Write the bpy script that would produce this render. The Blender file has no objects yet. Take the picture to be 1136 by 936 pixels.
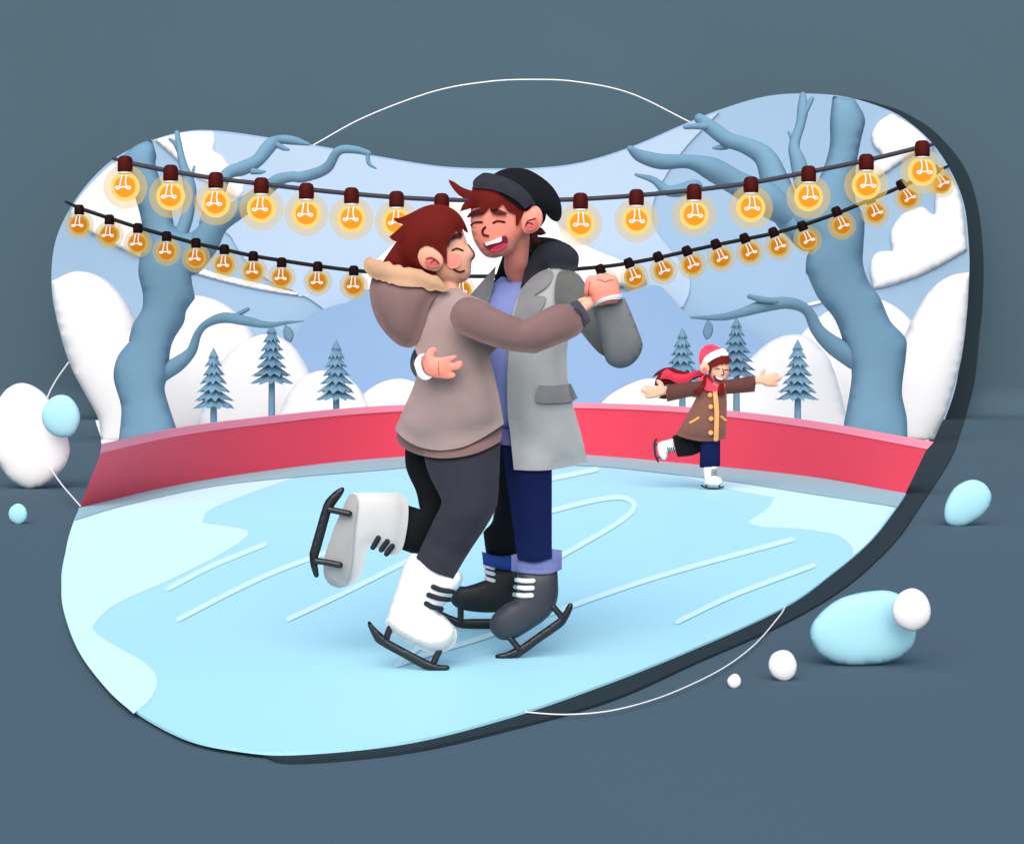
import bpy, bmesh, math, random
import numpy as np
from mathutils import Vector, Matrix
from mathutils.bvhtree import BVHTree
from mathutils.geometry import delaunay_2d_cdt

random.seed(7)
SC = bpy.context.scene
COL = SC.collection
F, CX, HY, H = 1830.0, 568.0, 388.0, 1.09      # focal length, principal point (pixels), eye height (m)
PI = math.pi

# ------------------------------------------------------------------ points
def P(px, py, Y):
    return Vector(((px-CX)*Y/F, Y, H-(py-HY)*Y/F))
def fl(px, py, z=0.0):
    Y = (H-z)*F/(py-HY)
    return Vector(((px-CX)*Y/F, Y, z))
def T(x0, y0, s, txt):
    """outline noted in a magnified view: 'x,y' smooth, 'x,y!' corner"""
    out = []
    for t in txt.split():
        c = t.endswith('!')
        a, b = t.rstrip('!').split(',')
        out.append((x0+float(a)*s, y0+float(b)*s, c))
    return out
def view(x0, y0, s):
    return lambda txt: T(x0, y0, s, txt)
PX = view(0, 0, 1)
G1 = view(400, 220, .12821); B1 = view(490, 180, .14953); T1 = view(490, 270, .2030)
T2 = view(400, 270, .16023); L1 = view(430, 380, .20246); K1 = view(335, 520, .14957)
K2 = view(400, 600, .16018); K3 = view(490, 590, .16032); C1 = view(705, 370, .1068)
C2 = view(765, 370, .1068);  C3 = view(715, 440, .11753); H1 = view(640, 280, .07477)
H2 = view(450, 375, .07042); S7 = view(640, 290, .43662); S6 = view(640, 90, .43662)
S5 = view(40, 290, .32057);  S4 = view(40, 130, .26714);  W2 = view(330, 440, .34173)
ZA = view(40, 490, .528); ZB = view(560, 490, .507); W3 = view(310, 70, .4313)

def cr(p0, p1, p2, p3, t):
    return tuple(.5*(2*p1[i]+(p2[i]-p0[i])*t+(2*p0[i]-5*p1[i]+4*p2[i]-p3[i])*t*t+(3*p1[i]-p0[i]-3*p2[i]+p3[i])*t**3) for i in range(len(p1)))
def smooth_loop(pts, step):
    n = len(pts); out = []
    for i in range(n):
        p0, p1, p2, p3 = pts[i-1], pts[i], pts[(i+1) % n], pts[(i+2) % n]
        a, b, c, d = p0[:2], p1[:2], p2[:2], p3[:2]
        if p1[2]: a = (2*b[0]-c[0], 2*b[1]-c[1])
        if p2[2]: d = (2*c[0]-b[0], 2*c[1]-b[1])
        if p1[2] and p2[2]: pass
        L = math.hypot(c[0]-b[0], c[1]-b[1])
        k = max(1, int(math.ceil(L/step)))
        for j in range(k):
            out.append(cr(a, b, c, d, j/k))
    return out
def smooth_path(pts, sub=5):
    out = []; n = len(pts)
    for i in range(n-1):
        p1, p2 = pts[i], pts[i+1]
        p0 = pts[i-1] if i else tuple(2*u-v for u, v in zip(p1, p2))
        p3 = pts[i+2] if i+2 < n else tuple(2*u-v for u, v in zip(p2, p1))
        for j in range(sub): out.append(cr(p0, p1, p2, p3, j/sub))
    out.append(tuple(pts[-1]))
    return out

# ------------------------------------------------------------------ colour and materials
def lin(c):
    return [(v/255/12.92 if v/255 <= .04045 else ((v/255+.055)/1.055)**2.4) for v in c]
ALB = .80
MATS = {}
def mat(name, rgb, rough=.75, bump=.15, scale=60., var=.05, spec=.25, sheen=0., metal=0., alb=ALB):
    if name in MATS: return MATS[name]
    m = bpy.data.materials.new(name); m.use_nodes = True
    nt = m.node_tree; bs = nt.nodes['Principled BSDF']
    c = [min(.9, v*alb) for v in lin(rgb)]
    tc = nt.nodes.new('ShaderNodeTexCoord')
    nz = nt.nodes.new('ShaderNodeTexNoise'); nz.inputs['Scale'].default_value = scale*.12; nz.inputs['Detail'].default_value = 4
    nt.links.new(tc.outputs['Object'], nz.inputs['Vector'])
    rp = nt.nodes.new('ShaderNodeValToRGB')
    rp.color_ramp.elements[0].position = .3; rp.color_ramp.elements[1].position = .7
    rp.color_ramp.elements[0].color = [v*(1-var) for v in c]+[1]
    rp.color_ramp.elements[1].color = [min(.9, v*(1+var)) for v in c]+[1]
    nt.links.new(nz.outputs['Fac'], rp.inputs['Fac'])
    nt.links.new(rp.outputs['Color'], bs.inputs['Base Color'])
    bs.inputs['Roughness'].default_value = rough
    bs.inputs['Specular IOR Level'].default_value = spec
    bs.inputs['Metallic'].default_value = metal
    bs.inputs['Sheen Weight'].default_value = sheen
    if bump:
        n2 = nt.nodes.new('ShaderNodeTexNoise'); n2.inputs['Scale'].default_value = scale; n2.inputs['Detail'].default_value = 3
        nt.links.new(tc.outputs['Object'], n2.inputs['Vector'])
        bp = nt.nodes.new('ShaderNodeBump'); bp.inputs['Strength'].default_value = bump; bp.inputs['Distance'].default_value = .0012 if scale > 50 else .006 if scale > 10 else .02
        nt.links.new(n2.outputs['Fac'], bp.inputs['Height'])
        nt.links.new(bp.outputs['Normal'], bs.inputs['Normal'])
    MATS[name] = m
    return m
def glow(name, rgb, strength, alpha=1.):
    m = bpy.data.materials.new(name); m.use_nodes = True
    nt = m.node_tree; nt.nodes.clear()
    o = nt.nodes.new('ShaderNodeOutputMaterial')
    e = nt.nodes.new('ShaderNodeEmission'); e.inputs['Color'].default_value = lin(rgb)+[1]; e.inputs['Strength'].default_value = strength
    if alpha >= 1: nt.links.new(e.outputs[0], o.inputs['Surface'])
    else:
        t = nt.nodes.new('ShaderNodeBsdfTransparent'); mx = nt.nodes.new('ShaderNodeMixShader')
        mx.inputs['Fac'].default_value = alpha
        nt.links.new(t.outputs[0], mx.inputs[1]); nt.links.new(e.outputs[0], mx.inputs[2]); nt.links.new(mx.outputs[0], o.inputs['Surface'])
    return m

SKIN_G = mat('skin_fair', (255, 193, 163), .55, .03, 80, .02, alb=.79)
SKIN_B = mat('skin_rosy', (255, 153, 134), .55, .03, 80, .02, alb=.97)
BLUSH  = mat('skin_blush', (255, 150, 135), .55, 0, 80, .02, alb=.97)
EARPINK = mat('ear_pink', (243, 125, 118), .55, 0, 80, .02)
HAIR   = mat('hair_auburn', (112, 30, 24), .75, .25, 40, .08, .08, alb=.75)
HAIRD  = mat('hair_dark', (86, 16, 10), .5, .2, 40, .05)
LINE   = mat('dark_brown_line', (84, 16, 12), .6, 0)
TAUPE  = mat('taupe_wool', (158, 137, 134), .9, .3, 160, .05, .1, .1, alb=.97)
TAUPED = mat('shaded_taupe_wool', (127, 101, 99), .9, .3, 160, .05, .1, .1, alb=.97)  # painted shade tone of the taupe coat
FUR    = mat('tan_fur', (221, 176, 140), .95, .8, 70, .1, .1, .2, alb=.72)
CHAR   = mat('charcoal_cloth', (56, 57, 67), .9, .25, 160, .06, .06, alb=.72)
BLACK  = mat('shaded_trouser_cloth', (20, 22, 26), .85, .25, 160, .06, .15)
NAVY   = mat('navy_denim', (21, 32, 77), .9, .25, 160, .06, .06, alb=.75)
NAVYC  = mat('navy_cuff', (76, 77, 95), .85, .25, 160, .06, .15)
CUFFL  = mat('light_denim', (104, 113, 163), .85, .25, 160, .06, .15, alb=.97)
CUFFD  = mat('shaded_denim', (45, 73, 145), .85, .25, 160, .06, .15, alb=.97)  # shaded copy of the light denim, for the far cuff
SWEAT  = mat('periwinkle_knit', (135, 148, 208), .9, .35, 140, .05, .1, alb=.97)
SWEATD = mat('periwinkle_rib', (101, 105, 154), .9, .35, 140, .05, .1, alb=.97)
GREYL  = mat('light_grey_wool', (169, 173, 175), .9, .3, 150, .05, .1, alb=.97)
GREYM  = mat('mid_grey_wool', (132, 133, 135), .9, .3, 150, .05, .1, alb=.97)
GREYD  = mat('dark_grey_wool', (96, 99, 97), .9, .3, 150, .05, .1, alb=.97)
WHITE  = mat('white_cotton', (252, 252, 252), .7, .1, 120, .02)
WHITEL = mat('white_leather', (250, 250, 250), .45, .08, 90, .02, .4)
GREYLE = mat('pale_grey_leather', (211, 211, 211), .45, .08, 90, .03, .4)
SOLE   = mat('grey_sole', (168, 168, 168), .6, .1, 90, .03)
SOLEL  = mat('light_sole', (208, 208, 208), .6, .1, 90, .03)
BLADE  = mat('black_steel', (20, 22, 26), .35, .05, 60, .05, .5)
BOOTB  = mat('shaded_leather', (20, 22, 26), .45, .08, 90, .05, .4)  # shaded copy of the charcoal leather, for the far skate
BOOTC  = mat('charcoal_leather', (57, 58, 68), .45, .08, 90, .05, .4)
MOUTH  = mat('mouth_inside', (143, 40, 73), .5, 0)
TONGUE = mat('tongue', (236, 68, 98), .5, 0)
CBROWN = mat('brown_felt', (121, 82, 72), .9, .3, 90, .05, .1, alb=.97)
CBROWD = mat('dark_brown_felt', (94, 59, 53), .9, .3, 90, .05, .1, alb=.97)
AMBER  = mat('amber_trim', (255, 174, 107), .6, .05, 60, .02)
RED    = mat('red_knit', (236, 68, 92), .9, .3, 90, .04, .1, alb=.97)
REDD   = mat('deep_red_knit', (211, 56, 83), .9, .3, 90, .04, .1, alb=.97)
BOARD  = mat('red_board', (235, 67, 90), .5, .05, 6, .03, .35, alb=.97)
RAIL   = mat('pink_rail', (250, 142, 162), .5, .05, 6, .03, .35, alb=.97)
SNOW   = mat('snow', (255, 255, 255), .9, .08, 3, .015, .1)
ICE    = mat('ice', (178, 237, 252), .5, .03, 3, .02, .15, alb=.86)
ICEP   = mat('lit_and_scratched_ice', (213, 248, 255), .7, .04, 8, .015, .1, alb=.86)
BAND   = mat('barrier_shadow_ice', (158, 205, 214), .5, .04, 6, .03, .2)
TREE   = mat('blue_grey_bark', (118, 158, 183), .9, .5, 5, .06, .1, alb=.77)
PINE   = mat('blue_grey_needles', (118, 158, 183), .9, .4, 14, .08, .1, alb=.84)
SKY    = mat('sky_blue', (172, 204, 232), .95, .02, 2, .01, .05, alb=.665)
SKYL   = mat('sky_pale', (199, 222, 246), .95, .02, 2, .01, .05, alb=.665)
HILL   = mat('far_hill_blue', (153, 186, 223), .95, .05, 2, .02, .05, alb=.665)
CLOUD  = mat('cloud_white', (246, 247, 248), .95, .1, 2, .01, .05)
SLATE  = mat('slate_floor', (84, 107, 120), .95, .03, 3, .02, .05, alb=.735)
DSHADE = mat('drop_shadow_slate', (44, 58, 65), .9, .05, 6, .03, .1)  # painted drop shadow tone of the offset boards
CYAN   = mat('pale_cyan', (178, 235, 250), .6, .03, 6, .01, .2)
CREAM  = mat('white_enamel', (254, 254, 254), .6, .03, 6, .01, .2)
CORD1  = mat('charcoal_cord', (58, 58, 70), .6, .1, 40, .05)
CORD2  = mat('black_cord', (14, 14, 16), .6, .1, 40, .05)
SOCK1  = mat('maroon_socket', (74, 12, 4), .6, .05, 30, .05, .1)
SOCK2  = mat('dark_socket', (30, 6, 4), .6, .05, 30, .05, .1)
GLOW = .75
E_CORE = glow('lamp_orange', (255, 160, 44), GLOW)
E_RING = glow('lamp_yellow_glass', (255, 222, 126), GLOW, .8)
E_HALO = glow('lamp_halo_glow', (246, 208, 104), GLOW*.85, .27)
E_CORE2 = glow('lamp_amber', (206, 124, 28), GLOW)
E_RING2 = glow('lamp_ochre_glass', (203, 166, 72), GLOW, .75)
E_HALO2 = glow('lamp_ochre_halo_glow', (228, 196, 100), GLOW*.8, .27)
FILA   = glow('filament_white', (255, 255, 255), GLOW)

for m_ in (SKIN_G, SKIN_B):
    b_ = m_.node_tree.nodes['Principled BSDF']
    b_.inputs['Subsurface Weight'].default_value = .4; b_.inputs['Subsurface Scale'].default_value = .03
    b_.inputs['Subsurface Radius'].default_value = (1.0, .45, .35)
# ------------------------------------------------------------------ objects
BASE = {}
def link(o): COL.objects.link(o); return o
def thing(name, label, cat, base, group=None):
    o = link(bpy.data.objects.new(name, None)); o.location = base
    o.empty_display_size = .2
    o['label'] = label; o['category'] = cat
    if group: o['group'] = group
    BASE[o] = Vector(base)
    return o
def obj(name, bm, m, parent=None, base=None, label=None):
    if base is None: base = BASE[parent] if parent else Vector((0, 0, 0))
    base = Vector(base)
    bmesh.ops.translate(bm, verts=bm.verts, vec=-base)
    bmesh.ops.recalc_face_normals(bm, faces=bm.faces)
    me = bpy.data.meshes.new(name); bm.to_mesh(me); bm.free()
    me.materials.append(m)
    o = link(bpy.data.objects.new(name, me))
    if parent: o.parent = parent
    else: o.location = base
    BASE[o] = base
    if label: o['label'] = label
    return o
def tag(o, label, cat, group=None):
    o['label'] = label; o['category'] = cat
    if group: o['group'] = group
    return o
def struct(o): o['kind'] = 'structure'; return o
def NB(): return bmesh.new()

# ------------------------------------------------------------------ shaping
CAMP = Vector((0, 0, H))
def surf(px, py, over):
    best = None
    d = P(px, py, 1.0)-CAMP
    for b in over:
        hit = b.ray_cast(CAMP, d)
        if hit[0] is not None and (best is None or hit[0].y < best): best = hit[0].y
    return best
def inside(pt, loop):
    x, y = pt; c = False; n = len(loop); j = n-1
    for i in range(n):
        xi, yi = loop[i]; xj, yj = loop[j]
        if (yi > y) != (yj > y) and x < (xj-xi)*(y-yi)/(yj-yi)+xi: c = not c
        j = i
    return c
def fill(pts, dens=520, amin=.45):
    xs = [p[0] for p in pts]; ys = [p[1] for p in pts]
    A = 0
    for i in range(len(pts)):
        A += pts[i-1][0]*pts[i][1]-pts[i][0]*pts[i-1][1]
    A = abs(A)/2
    a = max(amin, math.sqrt(A/dens)*1.07)
    loop = smooth_loop(pts, a)
    lp = np.array(loop); nx = np.roll(lp, -1, 0)
    ins = []
    y = min(ys)-a; row = 0
    while y < max(ys)+a:
        x = min(xs)-a+(a/2 if row % 2 else 0)
        while x < max(xs)+a:
            if inside((x, y), loop):
                d = nx-lp; L2 = (d**2).sum(1)+1e-12
                t = np.clip(((np.array((x, y))-lp)*d).sum(1)/L2, 0, 1)
                q = lp+d*t[:, None]
                if np.min(((q-np.array((x, y)))**2).sum(1)) > (.55*a)**2: ins.append((x, y))
            x += a
        y += a*.866; row += 1
    vs = [Vector(p) for p in loop]+[Vector(p) for p in ins]
    n = len(loop)
    r = delaunay_2d_cdt(vs, [], [list(range(n))], 1, 1e-4)
    return r[0], [tuple(f) for f in r[2]], a
def puff(bm, pts, Y, k=.6, cap=None, over=None, lift=.012, dens=520, kb=1., flat=None, ret=True):
    """a padded solid: the outline swells to both sides of its mid-surface Y; 'over' lays it upon other solids"""
    Yf = Y if callable(Y) else (lambda x, y: Y)
    V, Tn, a = fill(pts, dens)
    N = len(V)
    ec = {}
    for f in Tn:
        for i in range(3):
            e = (f[i], f[(i+1) % 3]); e = (min(e), max(e)); ec[e] = ec.get(e, 0)+1
    bnd = set()
    for e, c in ec.items():
        if c == 1: bnd.update(e)
    inn = [i for i in range(N) if i not in bnd]
    idx = {v: i for i, v in enumerate(inn)}
    h = np.zeros(N)
    if inn:
        M = np.zeros((len(inn), len(inn))); b = np.full(len(inn), 6*a*a)
        for (i, j) in ec:
            if i in idx:
                M[idx[i], idx[i]] += 1
                if j in idx: M[idx[i], idx[j]] -= 1
            if j in idx:
                M[idx[j], idx[j]] += 1
                if i in idx: M[idx[j], idx[i]] -= 1
        for i in range(len(inn)):
            if M[i, i] == 0: M[i, i] = 1; b[i] = 0
        # scale right-hand side by valence so uneven corners stay smooth
        b = b*np.diag(M)/6.0
        u = np.linalg.solve(M, b)
        h[inn] = np.sqrt(np.maximum(u, 0))
    yf = np.zeros(N); yb = np.zeros(N)
    for i in range(N):
        y0 = Yf(V[i][0], V[i][1]); hm = k*h[i]*y0/F
        if cap: hm = cap*math.tanh(hm/cap)
        if flat: hm = flat*math.tanh(.45*h[i]*y0/F/flat)
        yf[i] = y0-hm; yb[i] = y0+hm*kb
        if over:
            s = surf(V[i][0], V[i][1], over)
            if s is not None: yf[i] = min(yf[i], s-lift-(.35*hm))
            yb[i] = max(yb[i], yf[i]+.006)
    if over:
        nb = [[] for _ in range(N)]
        for (i, j) in ec: nb[i].append(j); nb[j].append(i)
        for _ in range(9):
            yf = np.array([min(yf[i], (yf[i]+sum(yf[j] for j in nb[i]))/(1+len(nb[i]))) if nb[i] else yf[i] for i in range(N)])
    fv = [bm.verts.new(P(V[i][0], V[i][1], yf[i])) for i in range(N)]
    if over: bv = [bm.verts.new(P(V[i][0], V[i][1], yb[i])) for i in range(N)]
    else:    bv = [fv[i] if i in bnd else bm.verts.new(P(V[i][0], V[i][1], yb[i])) for i in range(N)]
    for f in Tn:
        for vv in ((fv[f[0]], fv[f[1]], fv[f[2]]), (bv[f[2]], bv[f[1]], bv[f[0]])):
            try: bm.faces.new(vv).smooth = True
            except ValueError: pass
    if over:
        for e, c in ec.items():
            if c == 1:
                try:
                    q = bm.faces.new((fv[e[0]], fv[e[1]], bv[e[1]], bv[e[0]])); q.smooth = True
                except ValueError: continue
                for ed in q.edges:
                    if set(ed.verts) == {fv[e[0]], fv[e[1]]}: ed.smooth = False
    return BVHTree.FromPolygons([v.co.copy() for v in fv], Tn)
def prism(bm, pts3, off, ax, ay):
    """flat-topped solid over any outline, safely triangulated"""
    sc = 1.0/max(max(abs(p[ax]), abs(p[ay])) for p in pts3)
    r = delaunay_2d_cdt([Vector((p[ax]*sc, p[ay]*sc)) for p in pts3], [], [list(range(len(pts3)))], 1, 1e-6)
    orig = r[3]; f = []
    for i, v in enumerate(r[0]):
        f.append(bm.verts.new(pts3[orig[i][0]] if orig[i] and orig[i][0] < len(pts3) else (pts3[0]*0+Vector([v[0]/sc if k == ax else v[1]/sc if k == ay else pts3[0][k] for k in range(3)]))))
    g = [bm.verts.new(v.co+off) for v in f]
    cnt = {}
    for t in r[2]:
        for i in range(len(t)):
            e = (t[i], t[(i+1) % len(t)]); k = (min(e), max(e)); cnt[k] = cnt.get(k, 0)+1
        bm.faces.new([f[i] for i in t]); bm.faces.new([g[i] for i in t][::-1])
    for (i, j), c in cnt.items():
        if c == 1: bm.faces.new((f[i], f[j], g[j], g[i]))
def plate(bm, pts, Y, th, dens=700, bev=.03):
    """upright board with a rounded rim, cut to an outline"""
    prism(bm, [P(x, y, Y) for x, y in smooth_loop(pts, 6)], Vector((0, th, 0)), 0, 2)
def slab(bm, pts, z, th=.006, step=5):
    loop = smooth_loop(pts, step)
    prism(bm, [fl(x, y, z) for x, y in loop], Vector((0, 0, -th)), 0, 1)
def ribbon(bm, path, w, z):
    """a scratch on the ice: rounded strip of pixel half-width w lying at height z"""
    p = smooth_path([q[:2] for q in path], 8)
    L, R = [], []
    for i, (x, y) in enumerate(p):
        a = p[max(0, i-1)]; b = p[min(len(p)-1, i+1)]
        dx, dy = b[0]-a[0], b[1]-a[1]; d = math.hypot(dx, dy) or 1
        L.append((x-dy/d*w, y+dx/d*w)); R.append((x+dy/d*w, y-dx/d*w))
    L3 = [bm.verts.new(fl(x, y, z)) for x, y in L]; R3 = [bm.verts.new(fl(x, y, z)) for x, y in R]
    for i in range(len(p)-1): bm.faces.new((L3[i], R3[i], R3[i+1], L3[i+1]))
    for c, l, r_, k0 in ((p[0], L3[0], R3[0], -1), (p[-1], L3[-1], R3[-1], 1)):
        i = 0 if k0 < 0 else len(p)-1
        a0 = math.atan2(L[i][1]-c[1], L[i][0]-c[0]); q = [l]
        for k in range(1, 6): q.append(bm.verts.new(fl(c[0]+w*math.cos(a0-k0*PI*k/6), c[1]+w*math.sin(a0-k0*PI*k/6), z)))
        bm.faces.new(q+[r_])
def sweep(bm, pts, n=10, sub=5, ends=True):
    """round tube through (px, py, Y, r_px) stations with rounded ends"""
    st = smooth_path([tuple(q) for q in pts], sub) if len(pts) > 1 else pts
    C = [P(q[0], q[1], q[2]) for q in st]; R = [max(q[3], .05)*q[2]/F for q in st]
    tube3(bm, C, R, n, ends)
def tube3(bm, C, R, n=10, ends=True):
    t0 = (C[1]-C[0]).normalized(); t1 = (C[-1]-C[-2]).normalized()
    if ends:
        pre = [(C[0]-t0*R[0]*s, R[0]*math.sqrt(max(0, 1-s*s))) for s in (.96, .75, .4)]
        post = [(C[-1]+t1*R[-1]*s, R[-1]*math.sqrt(max(0, 1-s*s))) for s in (.4, .75, .96)]
        C = [p for p, r in pre]+list(C)+[p for p, r in post]; R = [r for p, r in pre]+list(R)+[r for p, r in post]
    rings = []; up = None
    for i in range(len(C)):
        d = (C[min(i+1, len(C)-1)]-C[max(i-1, 0)]).normalized()
        if up is None:
            up = Vector((0, 1, 0)) if abs(d.y) < .9 else Vector((0, 0, 1))
        s = d.cross(up).normalized(); up = s.cross(d).normalized()
        rings.append([bm.verts.new(C[i]+(s*math.cos(2*PI*k/n)+up*math.sin(2*PI*k/n))*R[i]) for k in range(n)])
    for a, b in zip(rings, rings[1:]):
        for k in range(n): bm.faces.new((a[k], a[(k+1) % n], b[(k+1) % n], b[k])).smooth = True
    bm.faces.new(rings[0][::-1]); bm.faces.new(rings[-1])
def stroke(bm, path, r, over, lift=.0, Y=6.0, n=8):
    st = smooth_path([q[:2] for q in path], 5) if len(path) > 1 else [q[:2] for q in path]
    C, R = [], []
    last = None
    for x, y in st:
        s = surf(x, y, over)
        if s is None: s = last if last is not None else Y
        last = s
        C.append(P(x, y, s-lift)); R.append(r*s/F)
    tube3(bm, C, R, n)
def lathe(bm, prof, n=16, centre=(0, 0, 0), axis_y=1.0):
    rings = []
    for r, z in prof:
        if r < 1e-6: rings.append([bm.verts.new(Vector(centre)+Vector((0, 0, z)))])
        else: rings.append([bm.verts.new(Vector(centre)+Vector((r*math.cos(2*PI*k/n), r*axis_y*math.sin(2*PI*k/n), z))) for k in range(n)])
    for a, b in zip(rings, rings[1:]):
        for k in range(n):
            q = [a[k % len(a)], a[(k+1) % n % len(a)], b[(k+1) % n % len(b)], b[k % len(b)]]
            u = []
            for v in q:
                if v not in u: u.append(v)
            if len(u) > 2: bm.faces.new(u).smooth = True
    for rg in (rings[0], rings[-1]):
        if len(rg) > 2: bm.faces.new(rg)
def ball(bm, r, c=(0, 0, 0), ay=1.0, n=20):
    lathe(bm, [(r*math.sin(PI*i/12), -r*math.cos(PI*i/12)) for i in range(13)], n, c, ay)
def part(name, pts, Y, m, parent, label=None, **kw):
    bm = NB(); b = puff(bm, pts, Y, **kw)
    return obj(name, bm, m, parent, label=label), b
def voxel(o, size):
    r = o.modifiers.new('one_skin', 'REMESH'); r.mode = 'VOXEL'; r.voxel_size = size; r.use_smooth_shade = True
    s = o.modifiers.new('relax', 'SMOOTH'); s.factor = .5; s.iterations = 2

# ================================================================== SETTING
# studio floor that sweeps up behind the whole scene
bm = NB()
prof = [(-60, -.02), (0, -.02), (27.4, -.02)]
for i in range(1, 37):
    a = math.radians(89)*i/36
    prof.append((27.4+.5*math.sin(a), -.02+.5*(1-math.cos(a))))
y0, z0 = prof[-1]; a = math.radians(89)
prof.append((y0+12*math.cos(a), z0+12*math.sin(a)))
prev = None
for (y, z) in prof:
    row = [bm.verts.new((x, y, z)) for x in (-70, 70)]
    if prev: bm.faces.new((prev[0], prev[1], row[1], row[0])).smooth = True
    prev = row
struct(obj('ground', bm, SLATE))

# ice slab
edge = PX('88,562! 76,600 68,640 74,680 95,726 135,776 200,815 262,830 330,834 450,822 560,795 661,761 763,721 869,673 925,634 966,599 996,561 1005,547!')
back = PX('902,529 771,512 640,503 520,501 400,508 296,520 190,537')
bm = NB(); slab(bm, edge+back, 0.0, .008)
ice = struct(obj('ice', bm, ICE))
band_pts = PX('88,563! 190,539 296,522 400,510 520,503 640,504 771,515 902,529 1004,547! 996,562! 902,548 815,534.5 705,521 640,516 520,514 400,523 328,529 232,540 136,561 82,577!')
def ice_mark(name, pts, z, m):
    b = NB(); slab(b, pts, z, .0008); o = obj(name, b, m, ice); return o
ice_mark('lit_patch', ZA('82,158! 250,105 430,72! 540,76! 430,115 362,145 350,170! 440,185 435,205 380,240 280,290 170,340 125,380 125,400 170,430 230,465 255,500 240,540 205,570! 150,520 90,440 57,350 55,285 66,210'), .0014, ICEP)  # lit areas of the ice, painted as paler patches
ice_mark('lit_patch', ZB('300,50! 480,100 590,122! 575,145 530,175! 560,185 650,190 730,205 762,235 760,250! 800,214 852,143! 700,112 560,88 420,68'), .0014, ICEP)
ice_mark('barrier_shadow', band_pts, .0055, BAND)  # shadow at the foot of the barrier, painted as a strip
for zi, pth in enumerate((ZA('278,308 370,260 480,215'), ZA('300,372 420,310 520,265 640,222'), ZA('530,372 640,320 800,240'),
            PX('441,737 485,722 540,705 636,671 737,637 879,598'), PX('441,737 455,725 468,716'), ZB('378,393 500,335 675,270'),
            ZB('60,163 105,150 200,127 258,122 283,140 250,175 130,245 90,268'), ZB('80,87 105,80 200,60'))):
    b = NB(); ribbon(b, pth, 2.8, .0026+.0003*zi); obj('skate_track', b, ICEP, ice)

# dark boards coloured and offset as a drop shadow under ice and sky
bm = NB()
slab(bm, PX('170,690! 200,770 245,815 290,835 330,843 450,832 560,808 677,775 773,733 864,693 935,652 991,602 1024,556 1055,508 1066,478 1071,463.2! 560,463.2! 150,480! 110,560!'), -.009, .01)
tag(obj('drop_shadow_base', bm, DSHADE), 'dark slab painted as the drop shadow along the lower right rim of the ice', 'drop shadow board')
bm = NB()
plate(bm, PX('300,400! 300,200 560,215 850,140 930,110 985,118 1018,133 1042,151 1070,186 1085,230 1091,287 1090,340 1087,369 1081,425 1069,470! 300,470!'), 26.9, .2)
tag(obj('drop_shadow_backing', bm, DSHADE, base=P(700, 463, 26.9)), 'upright dark board painted as the drop shadow along the right rim of the sky', 'drop shadow backing')  # upright half of the painted drop shadow

# snow ground behind the rink
bm = NB(); slab(bm, PX('90,560! 190,537 296,520 400,508 520,501 640,502 771,513 902,527 999,545! 1011,519 1028,492 1046,466! 560,466! 106,466! 112,500'), .0, .007)
struct(obj('snow', bm, SNOW))

# sky: upright board with clouds, pale light and far hills in relief
sky_pts = PX('110,466! 100,440 78,405 62,350 57,310 61,270 75,236 98,203 127,176 165,157 205,146 240,145 300,153 400,170 470,182 510,186 560,187 600,186 645,180 700,163 756,139 801,121 850,107 895,104 940,108 985,122 1010,137 1035,160 1056,192 1070,229 1075,276 1075,310 1071,355 1061,425 1048,466!')
bm = NB(); plate(bm, sky_pts, 26.0, .6)
struct(obj('sky', bm, SKY))
bm = NB()
plate(bm, PX('238,147! 300,155 400,172 470,184 510,188 560,189 600,188 645,182 700,165 756,141 798,124! 756,169 728,215 724,247 740,273 762,300 765,322 758,340! 600,400! 420,400! 358,342 328,324 300,312 272,288 256,262! 225,235 215,200'), 25.96, .035)
struct(obj('sky', bm, SKYL))
def cloud(pts, label, Y=25.97, k=.35, cap=.08, dens=420):
    b = NB(); puff(b, pts, Y, k=k, cap=cap, dens=dens)
    o = obj('cloud', b, CLOUD, base=P(sum(p[0] for p in pts)/len(pts), max(p[1] for p in pts), Y)); tag(o, label, 'cloud'); return o
cloud(PX('128,178! 100,205 82,228 77,242! 100,258 156,286 213,303 280,320 340,329 388,330! 340,326 290,315 222,296 200,262 175,215 150,185'), 'long white cloud streak trailing behind the left bare tree', dens=2600)
cloud(PX('171,155! 205,147 237,146! 240,157 238,167 247,173 253,182 260,190 272,206 262,222 240,208 215,197 195,177'), 'bumpy white cloud in the top left corner above the light cord')
cloud(PX('398,305! 402,322 415,328 440,322 560,345 680,318 704,322 717,320 716,308 700,293 652,273 612,243 560,215 520,214 486,231 455,255 430,276'), 'broad white cloud behind the heads of the couple', 25.86)
cloud(PX('989,126! 974,136 967,150 970,163 978,172 966,184 966,193 976,196 1000,180 1024,165 1030,156! 1012,140'), 'small white cloud above the upper light cord at right')
cloud(PX('1048,196! 1038,215 1036,238 1024,230 1010,233 998,241 988,258 990,278! 972,281 965,297 969,321! 989,317 1030,302 1073,278! 1068,230 1060,205'), 'big billowing white cloud at the right rim of the sky')
cloud(PX('868,341! 890,338 911,333 912,336 890,341'), 'thin white cloud wisp left of the right bare tree')
bm = NB(); plate(bm, PX('300,467! 318,395 341,354 364,341 386,335 400,324 440,318 560,330 680,326 701,322 718,317 733,318 749,334 771,355 815,362 845,377 880,420 900,467!'), 25.6, .3)
struct(obj('hills', bm, HILL))

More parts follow.
